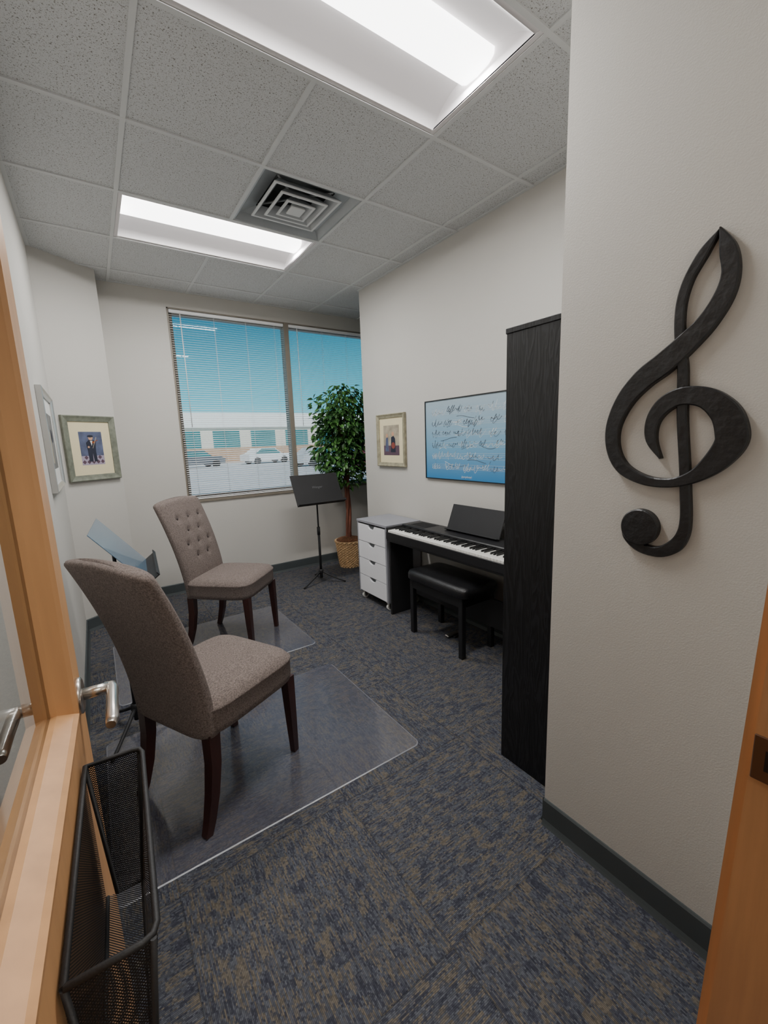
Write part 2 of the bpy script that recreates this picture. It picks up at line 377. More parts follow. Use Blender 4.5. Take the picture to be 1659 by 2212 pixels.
b.box((wx0+.045,fy0+.03,wz0+.05),(1.815,fy0+.034,wz1-.05),1);b.box((1.865,fy0+.03,wz0+.05),(wx1-.045,fy0+.034,wz1-.05),1)
b.build('window_1',['winframe','glass'],kind=S)
def blind(x0,x1,label):
    e=empty('window_blind',((x0+x1)/2,YW+.012,wz0),0,label,'blind')
    hw=(x1-x0)/2;top=wz1-wz0-.015
    b=MB();b.box((-hw,-.014,top-.028),(hw,.014,top),bev=.002);b.build('head_rail','slat',e)
    b=MB();z=.03;tl=math.radians(15)
    while z<top-.035:
        p=[]
        for k in range(5):
            u=(k/4-.5)*.025;cz=.0018*(1-(2*k/4-1)**2)
            p.append((u*math.cos(tl),z+u*math.sin(tl)+cz))
        vs=[(-hw+.004,a,c) for a,c in p]+[(hw-.004,a,c) for a,c in p]
        b.add(vs,[(k,k+1,k+6,k+5) for k in range(4)],0,True);z+=.0205
    o=b.build('slats','slat',e);o['kind']='stuff'
    b=MB();b.box((-hw+.003,-.012,.008),(hw-.003,.012,.02),bev=.002);b.build('bottom_rail','slat',e)
    b=MB()
    for fx in (-.82,-.28,.28,.82):
        for yy in(-.0125,.0125): b.cyl((hw*fx,yy,.02),(hw*fx,yy,top-.02),.0009,n=5)
    b.build('ladder_cord','slat',e)
    b=MB();b.cyl((-hw+.09,-.02,top-.02),(-hw+.095,-.022,top-1.05),.003,n=6);b.build('tilt_wand','slat',e)
blind(wx0+.016,1.811,'white slatted mini blind lowered over the window');blind(1.869,wx1-.016,'white slatted mini blind lowered behind the leafy tree')

# ------------------------------------------------------------------ lights
def troffer(y0,lab):
    x0,x1=GX,GX+2*G;y1=y0+G;e=empty('ceiling_light',((x0+x1)/2,(y0+y1)/2,H),0,lab,'ceiling light')
    hx=(x1-x0)/2-.012;hy=G/2-.012
    b=MB()
    prof=[(-hy,-.002),(-hy+.02,-.002)]
    for k in range(0,9):
        a=k/8;prof.append((-hy+.02+(hy-.02-.09)*a,.085*math.sin(a*math.pi/2)**.8))
    prof2=[(-p,z) for p,z in reversed(prof)]
    full=prof+prof2
    r0=[(-hx+.02,p,z) for p,z in full];r1=[(hx-.02,p,z) for p,z in full]
    b.loft([r0,r1],0,True,False,closed=False)
    for sx in(-1,1):
        n=len(full);vs=[(sx*(hx-.02),p,z) for p,z in full]+[(sx*(hx-.02),p,-.002) for p,z in full]
        b.add(vs,[(i,i+1,n+i+1,n+i) for i in range(n-1)])
        b.box((min(sx*hx,sx*(hx-.02)),-hy,-.003),(max(sx*hx,sx*(hx-.02)),hy,.004))
    b.box((-hx,-hy,.1),(hx,hy,.11));b.build('housing','troffer',e)
    b=MB();pr=[(-.09,.084),(-.086,.06),(-.06,.045),(0,.038),(.06,.045),(.086,.06),(.09,.084)]
    r0=[(-hx+.022,p,z) for p,z in pr];r1=[(hx-.022,p,z) for p,z in pr];b.loft([r0,r1],0,True,True)
    b.build('lens','lens',e)
    l=bpy.data.lights.new('lamp','AREA');l.shape='RECTANGLE';l.size=2*hx-.06;l.size_y=.15;l.energy=31;l.color=(1,.985,.96)
    lo=bpy.data.objects.new('lamp',l);lo.location=(0,0,.034);lo.parent=e;COL.objects.link(lo)
troffer(GY-G,'recessed rectangular fluorescent ceiling light with white curved reflector')
troffer(GY+2*G,'recessed rectangular fluorescent ceiling light beside the air vent')
e=empty('hallway_fill_light',(.5,-.9,H-.006),0,'added flush hallway fill panel that brightens the doorway','ceiling light')  # added out-of-view panel to brighten the door, jamb and room
b=MB();b.box((-.6,-.3,-.03),(.6,.3,0));b.build('housing','troffer',e)
m2=m_emit('hall_fill_lens',(1,.94,.85,1),12);b=MB();b.box((-.57,-.27,-.036),(.57,.27,-.03));b.build('lens',m2,e)
cx,cy=GX+1.5*G,GY+1.5*G
e=empty('air_vent',(cx,cy,H),0,'square white metal ceiling air vent with nested louvers','air vent')
h=G/2-.0105
b=MB()
def sqring(b,a0,z0,a1,z1,mi=0):
    vs=[(sx*a0,sy*a0,z0) for sx,sy in((-1,-1),(1,-1),(1,1),(-1,1))]+[(sx*a1,sy*a1,z1) for sx,sy in((-1,-1),(1,-1),(1,1),(-1,1))]
    b.add(vs,[(i,(i+1)%4,4+(i+1)%4,4+i) for i in range(4)],mi)
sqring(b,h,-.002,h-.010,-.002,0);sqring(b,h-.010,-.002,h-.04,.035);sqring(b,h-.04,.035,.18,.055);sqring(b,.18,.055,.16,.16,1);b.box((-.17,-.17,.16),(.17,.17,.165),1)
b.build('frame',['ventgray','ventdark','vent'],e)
for a,z in ((.205,.002),(.145,-.006),(.090,-.012)):
    b=MB()
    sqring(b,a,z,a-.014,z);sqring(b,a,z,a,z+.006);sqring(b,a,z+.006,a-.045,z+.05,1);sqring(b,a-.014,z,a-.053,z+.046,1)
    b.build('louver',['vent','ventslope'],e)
b=MB();b.box((-.045,-.045,-.016),(.045,.045,-.006),bev=.003);sqring(b,.045,-.008,.02,.03);b.build('center_plate','vent',e)
b=MB();b.cyl((-.17,-.17,.06),(.17,.17,.06),.006,n=8);b.cyl((-.17,.17,.06),(.17,-.17,.06),.006,n=8);b.build('support_bar','ventgray',e)

# ------------------------------------------------------------------ door
hy=.155;hx=-.1024;rot=-math.atan(.041)
door=empty('door_1',(hx,hy,0),rot,kind=S)
b=MB();T=-.044
b.box((T,0,.01),(0,.11,2.1));b.box((T,.646,.01),(0,.766,2.1));b.box((T,.11,.01),(0,.646,1.0));b.box((T,.11,1.95),(0,.646,2.1))
b.build('door_leaf','oak',door)
b=MB()
def frect(ins,x): return [(x,.11+ins,1.0+ins),(x,.646-ins,1.0+ins),(x,.646-ins,1.95-ins),(x,.11+ins,1.95-ins)]
b.loft([frect(i,x) for i,x in((-.014,0),(-.013,.005),(-.003,.006),(.002,.0),(.010,-.016),(.012,-.020),(.012,-.028))],0,False,False)
b.loft([frect(i,x) for i,x in((-.014,T),(-.013,T-.005),(-.003,T-.006),(.002,T),(.010,T+.008),(.012,T+.012))],0,False,False)
b.build('glazing_bead','oak',door)
b=MB();b.box((-.032,.11,1.0),(-.028,.646,1.95));b.build('glass_pane','doorglass',door)
for sgn,xb,nk in((1,0,.047),(-1,T,.034)):
    b=MB();b.tube([(xb,.705,1.0),(xb+sgn*.007,.705,1.0),(xb+sgn*.009,.705,1.0)],[.031,.031,.026],24)
    b.tube([(xb+sgn*.009,.705,1.0),(xb+sgn*nk,.705,1.0)],.010,16)
    k=nk+.005
    b.tube([(xb+sgn*(k-.012),.713,1.0),(xb+sgn*(k-.002),.708,1.0),(xb+sgn*k,.695,1.0),(xb+sgn*k,.64,.998),(xb+sgn*k,.60,.996),(xb+sgn*(k-.002),.588,.995)],[.008,.0095,.0095,.009,.0095,.007],14)
    b.build('door_handle','chrome',door)
b=MB()
def sbox(b,a,c,k=.027):
    o=len(b.v);b.box(a,c)
    for i in range(o,len(b.v)):
        x,y,z=b.v[i];b.v[i]=(x,y-k*(z-.1),z)
sbox(b,(.65,.03,0),(.70,.16,2.16));b.box((-.15,.03,0),(-.108,.155,2.16));b.box((-.15,.03,2.11),(.70,.12,2.16))
sbox(b,(.66,.16,0),(.715,.173,2.17));b.box((-.2,.155,0),(-.15,.168,2.17));b.box((-.15,.12,2.12),(.66,.133,2.17))
b.build('trim_2','jamb',kind=S)
b=MB();b.box((.6475,.098,.975),(.6505,.1345,1.037),bev=.001);b.box((.6468,.106,.992),(.6478,.122,1.020),1)
b.build('strike_plate',['bronze','black'],label='bronze latch strike plate on the wooden door jamb',cat='strike plate')

e=empty('wall_file_holder',(hx,hy,.672),rot,'black wire mesh file holder hanging on the wooden door','file holder')
y0,y1,zt,wt,wb=.285,.615,.25,.085,.058
b=MB();b.add([(.004,y0,-.02),(.004,y1,-.02),(.004,y1,zt),(.004,y0,zt)],[(0,1,2,3)]);b.build('back_panel','wire',e)
b=MB();b.add([(wb,y0,0),(wb,y1,0),(wt,y1,zt),(wt,y0,zt)],[(0,1,2,3)]);b.build('front_panel','wire',e)
for yy in(y0,y1):
    b=MB();b.add([(.018,yy,0),(wb,yy,0),(wt,yy,zt),(.004,yy,zt)],[(0,1,2,3)]);b.build('end_panel','wire',e)
b=MB();b.add([(.004,y0,0),(wb,y0,0),(wb,y1,0),(.004,y1,0)],[(0,1,2,3)]);b.build('bottom_panel','wire',e)
b=MB();r=.0038
b.tube([(.006,y0,zt),(wt-.014,y0,zt),(wt-.004,y0+.004,zt),(wt,y0+.014,zt),(wt,y1-.014,zt),(wt-.004,y1-.004,zt),(wt-.014,y1,zt),(.006,y1,zt),(.006,y0,zt)],r,8)
for yy in(y0,y1): b.tube([(.006,yy,zt),(.020,yy,0),(wb,yy,0),(wt-.004,yy,zt)],r*.9,8)
b.tube([(.006,y0,0),(.006,y1,0)],r*.8,8);b.tube([(wb,y0,0),(wb,y1,0)],r*.8,8)
b.build('rim','blackm',e)

# ------------------------------------------------------------------ treble clef
S1=[(.410,1.853,.004),(.437,1.817,.022),(.463,1.770,.022),(.475,1.723,.022),(.476,1.671,.022),(.469,1.606,.022),(.461,1.562,.023),(.454,1.451,.023),(.441,1.338,.023),(.434,1.269,.024),(.428,1.199,.025),(.432,1.156,.029),(.450,1.123,.034),(.485,1.103,.029),(.531,1.107,.026),(.562,1.130,.024),(.572,1.155,.018)]
S2=[(.409,1.855,.004),(.392,1.807,.031),(.383,1.757,.034),(.392,1.710,.040),(.419,1.662,.044),(.455,1.625,.051),(.502,1.585,.058),(.549,1.552,.056),(.592,1.503,.048),(.619,1.436,.039),(.616,1.372,.035),(.587,1.321,.033),(.532,1.292,.027),(.471,1.287,.024),(.421,1.304,.032),(.381,1.339,.050),(.354,1.382,.062),(.353,1.414,.064),(.369,1.456,.058),(.407,1.491,.048),(.456,1.500,.044),(.495,1.482,.042),(.519,1.444,.033),(.519,1.396,.025),(.494,1.348,.004)]
def crom(P,n=7):
    out=[];P=[P[0]]+P+[P[-1]]
    for i in range(1,len(P)-2):
        for k in range(n):
            t=k/n;out.append(tuple(.5*((2*P[i][c])+(-P[i-1][c]+P[i+1][c])*t+(2*P[i-1][c]-5*P[i][c]+4*P[i+1][c]-P[i+2][c])*t*t+(-P[i-1][c]+3*P[i][c]-3*P[i+1][c]+P[i+2][c])*t**3) for c in range(3)))
    out.append(P[-2]);return out
b=MB()
def ribbon(P,xa,xb):
    q=crom(P);rings=[];bv=.003
    for i,(y,z,w) in enumerate(q):
        a=q[max(i-1,0)];c=q[min(i+1,len(q)-1)];t=Vector((c[0]-a[0],c[1]-a[1])).normalized();n=Vector((-t.y,t.x))
        hw=max(w/2*.97,.0015);hb=max(hw-bv,.0008)
        rings.append([(xb,y+n.x*hw,z+n.y*hw),(xa+bv,y+n.x*hw,z+n.y*hw),(xa,y+n.x*hb,z+n.y*hb),(xa,y-n.x*hb,z-n.y*hb),(xa+bv,y-n.x*hw,z-n.y*hw),(xb,y-n.x*hw,z-n.y*hw)])
    b.loft(rings,0,False,True)
ribbon(S1,XT-.017,XT-.0005);ribbon(S2,XT-.020,XT-.0005)
bc=(.533,1.163)
rings=[]
for r,x in((.047,XT-.0005),(.047,XT-.019),(.044,XT-.022),(.02,XT-.023)):
    rings.append([(x,bc[0]+r*math.cos(2*math.pi*j/40),bc[1]+r*1.05*math.sin(2*math.pi*j/40)) for j in range(40)])
b.loft(rings,0,False,True)
b.build('treble_clef_ornament','clef',label='large black treble clef wall ornament mounted on the gray wall',cat='wall ornament')

# ------------------------------------------------------------------ bookcase
e=empty('bookcase',(1.355,.80,0),0,'tall black woodgrain bookcase with side panel facing the room','bookcase')
b=MB()
b.box((0,.004,0),(.018,.32,1.80),bev=.001);b.box((.722,.004,0),(.74,.32,1.80),bev=.001);b.box((.018,.004,.0),(.722,.010,1.80))
b.build('body','ash',e)
b=MB();b.box((-.003,.002,1.80),(.743,.324,1.82),bev=.002);b.build('top_panel','ash',e)
for z in(.07,.42,.77,1.12,1.47):
    b=MB();b.box((.018,.01,z),(.722,.31,z+.018));b.build('shelf','ash',e)

# ------------------------------------------------------------------ piano
e=empty('digital_piano',(1.85,1.39,0),0,'black slim digital piano with stand against the wall','piano')
PL=1.31
b=MB()
b.box((0,0,.625),(.35,PL,.672),bev=.004)
b.box((.155,.0,.668),(.35,PL,.742),bev=.006)
b.box((0,0,.668),(.16,.018,.735),bev=.003);b.box((0,PL-.018,.668),(.16,PL,.735),bev=.003)
b.box((-.004,0,.64),(.006,PL,.700),bev=.002)
b.build('case','black',e)
wk=MB();kw=(PL-.04)/52
wk.box((.0,-kw*.47,0),(.15,kw*.47,.026),bev=.0015)
bk=MB();bk.box((.055,-.005,.02),(.152,.005,.038),bev=.002)
k0=wk.build('white_key','keyw',e,loc=(.004,.02+kw/2,.69))
notes='ABCDEFG'
for i in range(1,52):
    c=k0.copy();COL.objects.link(c);c.location=(.004,.02+kw*(i+.5),.69)
kb=bk.build('black_key','keyb',e,loc=(.004,0,.69));first=True
for i in range(51):
    if notes[i%7] in 'ACDFG':
        y=PL-.02-kw*(i+1)
        if first: kb.location=(.004,y,.69);first=False
        else:
            c=kb.copy();COL.objects.link(c);c.location=(.004,y,.69)
b=MB()
Mr=Matrix.Translation((.275,.655,.742))@Matrix.Rotation(math.radians(22),4,'Y')
b.box((-.004,-.25,.0),(.004,.25,.2),0,Mr,bev=.003);b.box((-.03,-.25,-.0),(.004,.25,.008),0,Mr,bev=.002)
b.build('music_rest','blackm',e)
b=MB();b.box((.17,1.05,.742),(.33,1.25,.744))
for k in range(14): b.box((.19,1.06+k*.013,.744),(.31,1.065+k*.013,.7455))
b.build('speaker_grille','blackm',e)
for y0 in(.0,PL-.02):
    b=MB();b.box((.02,y0,.0),(.25,y0+.02,.63),bev=.002);b.build('side_panel','blackm',e)
b=MB();b.box((.21,.02,.16),(.225,PL-.02,.36),bev=.002);b.box((.20,.02,.58),(.215,PL-.02,.63));b.build('back_rail','blackm',e)

b=MB();b.box((-.05,-.04,0),(.05,.04,.012),bev=.003);b.box((-.10,-.018,.012),(.03,.018,.024),1,bev=.004)
b.build('sustain_pedal',['blackm','chrome'],loc=(2.03,2.1,0),label='small black sustain pedal with metal lever on the carpet',cat='pedal')

e=empty('piano_bench',(1.955,2.08,0),0,'black piano bench with padded leather seat tucked under piano','bench')
def sring(hx,hy,z,p=8,n=48):
    r=[]
    for j in range(n):
        a=2*math.pi*j/n;c,s=math.cos(a),math.sin(a)
        r.append((hx*math.copysign(abs(c)**(2/p),c),hy*math.copysign(abs(s)**(2/p),s),z))
    return r
b=MB();b.loft([sring(.168,.298,.415),sring(.172,.302,.42),sring(.172,.302,.455),sring(.165,.295,.475),sring(.13,.25,.484),sring(.06,.15,.487)],0,True,True);b.build('seat','leather',e)
b=MB();b.box((-.15,-.265,.35),(.15,-.245,.415));b.box((-.15,.245,.35),(.15,.265,.415));b.box((-.15,-.265,.35),(-.13,.265,.415));b.box((.13,-.265,.35),(.15,.265,.415));b.build('apron','black',e)
for sx in(-1,1):
    for sy in(-1,1):
        b=MB();b.box((sx*.135-.018,sy*.25-.018,0),(sx*.135+.018,sy*.25+.018,.415),bev=.003);b.build('leg','black',e)

# ------------------------------------------------------------------ drawer cart
e=empty('drawer_cart',(1.88,2.745,0),0,'gray storage cart with four white drawers on casters','drawer cart')
D_,W_=.355,.455
b=MB();zb=.07
b.box((.0,0,zb),(D_,.018,.715));b.box((.0,W_-.018,zb),(D_,W_,.715));b.box((.012,.018,zb),(D_,W_-.018,zb+.016));b.box((D_-.012,.018,zb),(D_,W_-.018,.715))
b.build('body','cartgray',e)
b=MB();b.box((-.004,-.004,.715),(D_,W_+.004,.735),bev=.002);b.build('top_panel','cartgray',e)
dh=(.715-zb-.02)/4
for k in range(4):
    z0=zb+.012+k*dh;z1=z0+dh-.007
    poly=[(.02,z0),(W_-.02,z0),(W_-.02,z1)]
    cyc=W_/2
    for q in range(0,13):
        a=math.pi*q/12;poly.append((cyc+.05*math.cos(a),z1-.032*math.sin(a)))
    poly.append((.02,z1))
    b=MB();b.prism(poly,0,-.002,.014);b.box((.03,.024,z0+.005),(D_-.03,W_-.024,z0+.012));b.box((.04,.022,z0),(D_-.03,.03,z1-.02));b.box((.04,W_-.03,z0),(D_-.03,W_-.022,z1-.02))
    dr=b.build('drawer','white',e)
    b=MB();b.box((.0145,cyc-.056,z1-.04),(.016,cyc+.056,z1));b.build('handle_recess','ventdark',dr)
for x in(.035,D_-.035):
    for y in(.035,W_-.035):
        b=MB();b.tube([(x,y-.012,.027),(x,y+.012,.027)],.027,18);b.tube([(x,y-.014,.027),(x,y+.014,.027)],.012,12,mi=1);b.box((x-.014,y-.017,.02),(x+.014,y-.013,.066),1);b.box((x-.014,y+.013,.02),(x+.014,y+.017,.066),1);b.box((x-.02,y-.02,.062),(x+.02,y+.02,.0705),1)
        b.build('caster',['offw','chrome'],e)

# ------------------------------------------------------------------ chairs
def chair(loc,rz,label):
    e=empty('dining_chair',loc,rz,label,'chair')
    b=MB();b.loft([sring(.222,.225,.375,6),sring(.238,.238,.382,6),sring(.242,.242,.41,6),sring(.242,.242,.468,6),sring(.245,.245,.474,6),sring(.245,.245,.479,6),sring(.240,.240,.484,6),sring(.228,.230,.500,6),sring(.20,.205,.511,5),sring(.14,.15,.518,4),sring(.05,.06,.521,3)],0,True,True)
    b.build('seat','fabric',e)
    btn=[]
    for zc,ys in((.92,(-.12,0,.12)),(.83,(-.06,.06)),(.74,(-.12,0,.12)),(.65,(-.06,.06))):
        for yv in ys: btn.append((yv,zc))
    def cx_(z):
        t=(z-.37)/.65;return -.205-.05*t-.12*t*t
    zs=[.368,.375,.40]+[.42+.0125*k for k in range(49)]
    def ring(z,ht,hw,arch):
        r=[];NF,NB=44,16
        pts=[(1,-1+2*k/NF) for k in range(NF+1)]+[(-1,1-2*k/NB) for k in range(NB+1)]
        for sx,v in pts:
            vv=math.copysign(abs(v)**.85,v) if abs(v)<.999 else v
            x=sx*ht*max(.12,(1-abs(vv)**7))**.5;y=hw*vv
            zz=z+arch*(1-(y/.235)**2);dx=0
            if sx>0:
                for yb,zb2 in btn:
                    d2=(y-yb)**2+(zz-zb2)**2;dx-=.016*math.exp(-d2/(2*.015**2))
                dx+=.008*min(1,max(0,(z-.45)/.1))*(1-(y/.235)**4)
            r.append((cx_(zz)+x+dx,y,zz))
        return r
    rings=[]
    for z in zs:
        t=max(0,(z-.37)/.65);hw=.230-.008*math.cos(t*math.pi);ht=.045-.012*t
        k=.93 if z<.37 else 1
        rings.append(ring(z,ht*k,hw*k,.022*t**4))
    zl=zs[-1]
    for dz,s1 in((.008,.88),(.014,.6),(.017,.25)): rings.append(ring(zl+dz,ht*s1,hw-ht*(1-s1),.022))
    b=MB();b.loft(rings,0,True,True);bk_=b.build('backrest','fabric',e)
    for yb,zb2 in btn:
        t=(zb2-.37)/.65;b=MB();b.sphere((cx_(zb2)+.045-.012*t-.006,yb,zb2),.0105,(.6,1,1),10);b.build('button','button',bk_)
    for sy in(-1,1):
        b=MB();b.tube([(.208,sy*.197,.382),(.213,sy*.198,.2),(.219,sy*.199,.0)],[.031,.026,.019],4,sq=True);b.build('leg','cherry',e)
        b=MB();b.tube([(-.205,sy*.195,.382),(-.209,sy*.196,.26),(-.228,sy*.197,.14),(-.252,sy*.199,.05),(-.270,sy*.2,0)],[.033,.030,.027,.023,.020],4,sq=True);b.build('leg','cherry',e)
chair((.325,1.79,.004),math.radians(27),'gray-brown upholstered dining chair with dark legs on near floor mat')
chair((.735,3.09,.004),math.radians(-44),'gray-brown upholstered dining chair with button-tufted back beside music stand')

def fmat(x0,x1,y0,y1,label):
    def rr(i,r):
        poly=[]
        for cx_,cy_,a0 in((x1-i-r,y1-i-r,0),(x0+i+r,y1-i-r,90),(x0+i+r,y0+i+r,180),(x1-i-r,y0+i+r,270)):
            for k in range(7):
                a=math.radians(a0+15*k);poly.append((cx_+r*math.cos(a)-x0,cy_+r*math.sin(a)-y0))
        return poly
    o=rr(0,.035);i_=rr(.005,.030);n=len(o)
    b=MB();vs=[(p[0],p[1],0) for p in o]+[(p[0],p[1],.001) for p in o]+[(p[0],p[1],.003) for p in i_]
    b.add(vs,[tuple(range(n)),tuple(range(2*n,3*n))],0)
    b.add(vs,[(k,(k+1)%n,n+(k+1)%n,n+k) for k in range(n)]+[(n+k,n+(k+1)%n,2*n+(k+1)%n,2*n+k) for k in range(n)],1)
    b.build('floor_mat',['vinyl','vinylhighlight'],loc=(x0,y0,0.0005),label=label,cat='floor mat')
fmat(-.12,1.11,1.39,2.31,'clear vinyl floor mat under the closer upholstered chair')
fmat(-.05,1.16,2.62,3.52,'clear vinyl floor mat under the tufted chair')

def mstand(loc,rz,zc,tilt,label,logo=True,legrot=0,deskw=.50):
    e=empty('music_stand',loc,rz,label,'music stand')
    b=MB();b.cyl((0,0,.05),(0,0,.14),.016,n=16);b.lathe([(.02,.10),(.024,.105),(.024,.13),(.018,.14)])
    b.build('hub','blackm',e)
    for k in range(3):
        a=legrot+k*2*math.pi/3;c,s=math.cos(a),math.sin(a)
        b=MB();b.tube([(c*.012,s*.012,.115),(c*.09,s*.09,.075),(c*.19,s*.19,.03),(c*.25,s*.25,.008)],[.010,.009,.008,.008],8);b.build('leg','blackm',e)
    b=MB();b.cyl((0,0,.06),(0,0,.55),.0125,n=16);b.cyl((0,0,.54),(0,0,zc-.02),.008,n=12);b.cyl((0,0,.50),(0,0,.58),.016,n=16);b.build('pole','blackm',e)
    Mt=Matrix.Translation((0,-.03,zc))@Matrix.Rotation(-tilt,4,'X')
    b=MB();w=deskw/2
    b.box((-w,-.002,-.16),(w,.001,.16),0,Mt,bev=.0007);b.box((-w,-.060,-.164),(w,.001,-.159),1,Mt,bev=.0005);b.box((-w,-.061,-.164),(w,-.057,-.146),1,Mt)
    b.box((-.05,.001,-.05),(.05,.02,.02),1,Mt,bev=.003)
    dk=b.build('desk',['desksheen' if not logo else 'blackm','blackm'],e)
    if logo:
        text_obj('lettering','Wenger',.034,dk,'logo',Mt@Matrix.Translation((0,-.0026,.02))@Matrix.Rotation(math.radians(90),4,'X'),shear=.4)
    return e
mstand((1.785,3.81,0),0,.967,math.radians(28),'black metal music stand standing before the window',True,math.radians(200))
mstand((.025,2.36,0),math.radians(86),.945,math.radians(38),'black metal music stand between the two upholstered chairs',False,math.radians(-86))

# ------------------------------------------------------------------ ficus
fx,fy=2.31,4.13
e=empty('potted_tree',(fx,fy,0),0,'artificial green ficus tree in round wicker basket by window','potted plant')
b=MB();rings=[];n=160
for i in range(44):
    z=.31*i/43;r=.115+.042*(z/.31)**.8
    if i>=40:r+=.008
    rings.append([((r+.006*math.sin(20*2*math.pi*j/n+math.pi*(i//2%2)))*math.cos(2*math.pi*j/n),(r+.006*math.sin(20*2*math.pi*j/n+math.pi*(i//2%2)))*math.sin(2*math.pi*j/n),z) for j in range(n)])
b.loft(rings,0,False,True);b.build('basket','wicker',e)
b=MB();b.lathe([(.15,.308),(.13,.325),(.09,.335),(.03,.345)],n=30);b.build('moss','moss',e)
b=MB()
for k in range(3):
    pts=[]
    for i in range(18):
        t=i/17;a=k*2.1+t*4;pts.append((.018*math.cos(a)+.01*math.sin(3*t),.018*math.sin(a),.3+t*.85))
    b.tube(pts,[.019-.006*i/17 for i in range(18)],8)
rnd=random.Random(3)
for k in range(34):
    a=rnd.uniform(0,6.28);z0=rnd.uniform(.85,1.2);rr=rnd.uniform(.12,.28);zz=rnd.uniform(1.05,1.9)
    sc=.7 if zz>1.7 else 1
    p0=Vector((0,0,z0));p2=Vector((rr*sc*math.cos(a),rr*sc*math.sin(a)*.6,zz));p1=Vector((p2.x*.4,p2.y*.4,(z0+zz)/2+.08))
    b.tube([p0,p1,p2],[.008,.005,.002],6)
b.build('trunk','trunk',e)
b=MB()
def leaf(b,p,d,up,L_,W):
    d=d.normalized();s=d.cross(up)
    if s.length<1e-3: s=Vector((1,0,0))
    s.normalize();nn=s.cross(d)
    m1=p+d*L_*.35;m2=p+d*L_*.7
    vs=[p,m1+s*W+nn*W*.35,m2+s*W*.7+nn*W*.2,p+d*L_-nn*L_*.1,m2-s*W*.7+nn*W*.2,m1-s*W+nn*W*.35,m1,m2]
    if max(v.y for v in vs)>YW-.012-fy: return False
    b.add(vs,[(0,6,1),(6,7,2,1),(7,3,2),(0,5,6),(5,4,7,6),(4,3,7)],0,False);return True
cnt=0
while cnt<2600:
    u=rnd.uniform(-1,1);th=rnd.uniform(0,6.283);rad=rnd.random()**.42
    z=1.47+.57*u*rad
    rxy=rad*math.sqrt(max(0,1-abs(u)**2.6))
    lump=1+.2*math.sin(5*th+7*z)+.16*math.sin(11*z+2*th)
    x=.36*rxy*math.cos(th)*lump;y=-.01+.23*rxy*math.sin(th)*lump
    if fx+x>XP-.03 and fy+y<3.69: continue
    dr=Vector((math.cos(th)*.8+rnd.gauss(0,.5),math.sin(th)*.8+rnd.gauss(0,.5),-.6+rnd.gauss(0,.5)))
    if leaf(b,Vector((x,y,z)),dr,Vector((rnd.gauss(0,.3),rnd.gauss(0,.3),1)),rnd.uniform(.06,.09),rnd.uniform(.016,.024)): cnt+=1
o=b.build('foliage','leaf',e);o['kind']='stuff'

# ------------------------------------------------------------------ pictures
def picture(name,loc,rz,W,Hh,fw,fm,matw,art,label,matm='cream',depth=.025):
    e=empty(name,loc,rz,label,'picture')
    b=MB();w=W/2;h=Hh/2
    prof=[(0,0),(0,-depth),(.006,-depth-.003),(fw*.5,-depth+.004),(fw,-depth+.010),(fw,0)]
    rings=[]
    for ins,y in prof: rings.append([(-w+ins,y,-h+ins),(w-ins,y,-h+ins),(w-ins,y,h-ins),(-w+ins,y,h-ins)])
    b.loft(rings,0,False,False);b.build('frame',fm,e)
    iw,ih=w-fw,h-fw
    b=MB();b.box((-iw,-.008,-ih),(iw,-.004,ih));b.build('mat_board',matm,e)
    aw,ah=iw-matw,ih-matw*1.1
    b=MB();ms=[]
    def poly(p,m,lay):
        if m not in ms: ms.append(m)
        b.add([(x*aw,-.0085-.0004*lay,z*ah) for x,z in p],[tuple(range(len(p)))],ms.index(m))
    art(poly,aw,ah);b.build('artwork',ms,e);return e
def circ(cx,cz,r,ra,n=20,a0=0,a1=360): return [(cx+r*math.cos(math.radians(a0+(a1-a0)*k/n)),cz+r*ra*math.sin(math.radians(a0+(a1-a0)*k/n))) for k in range(n)]
def art_violin(P,aw,ah):
    P([(-1,-1),(1,-1),(1,1),(-1,1)],'artblue',0)
    P([(-1,-1),(1,-1),(1,-.45),(-1,-.45)],'artlav',1)
    for i in range(5):
        for j in range(2):
            x=-1+.4*i+.2+(.2 if j else 0);z=-.82+.27*j
            if x<.9: P([(x-.18,z),(x,z-.13),(min(1,x+.18),z),(x,z+.13)],'artplum',2)
    P([(-.36,-.8),(.36,-.8),(.32,-.2),(.36,.2),(.42,.42),(.18,.5),(-.22,.5),(-.46,.34),(-.38,-.1)],'ink',3)
    P([(-.02,-.8),(.06,-.8),(.02,-.3)],'artlav',4)
    P(circ(-.02,.63,.2,aw/ah),'skin',4);P(circ(-.04,.73,.26,aw/ah*.4),'ink',5)
    P([(-.1,.46),(.12,.46),(.02,.15)],'offw',4)
    P(circ(.2,.36,.15,.45),'violin',5);P([(.25,.38),(.6,.48),(.6,.52),(.25,.42)],'violin',5);P([(.05,-.0),(.09,-.0),(.5,.66),(.45,.68)],'arttan',6)
    P(circ(-.28,.08,.09,.7),'skin',6)
def art_ens(P,aw,ah):
    P([(-1,-1),(1,-1),(1,1),(-1,1)],'arttan',0);P([(-1,-1),(1,-1),(1,-.35),(-1,-.35)],'artplum',1)
    P([(-.1,-.8),(.55,-.8),(.5,.1),(.3,.3),(.0,.2)],'ink',2);P(circ(.22,.42,.16,.9),'skin',3);P([(-.8,-.75),(-.35,-.75),(-.4,.2),(-.7,.15)],'artblue',2);P(circ(-.55,.32,.14,.9),'skin',3)
    P(circ(.25,-.35,.24,.9),'artred',4)
def art_gray(P,aw,ah):
    P([(-1,-1),(1,-1),(1,1),(-1,1)],'artgray',0);P([(-.7,-.8),(.1,-.8),(.0,.3),(-.5,.5)],'arttan',1);P(circ(.4,.2,.25,1),'ink',1)
t=.51;px,py=-.2+.39*t,3.93+.27*t
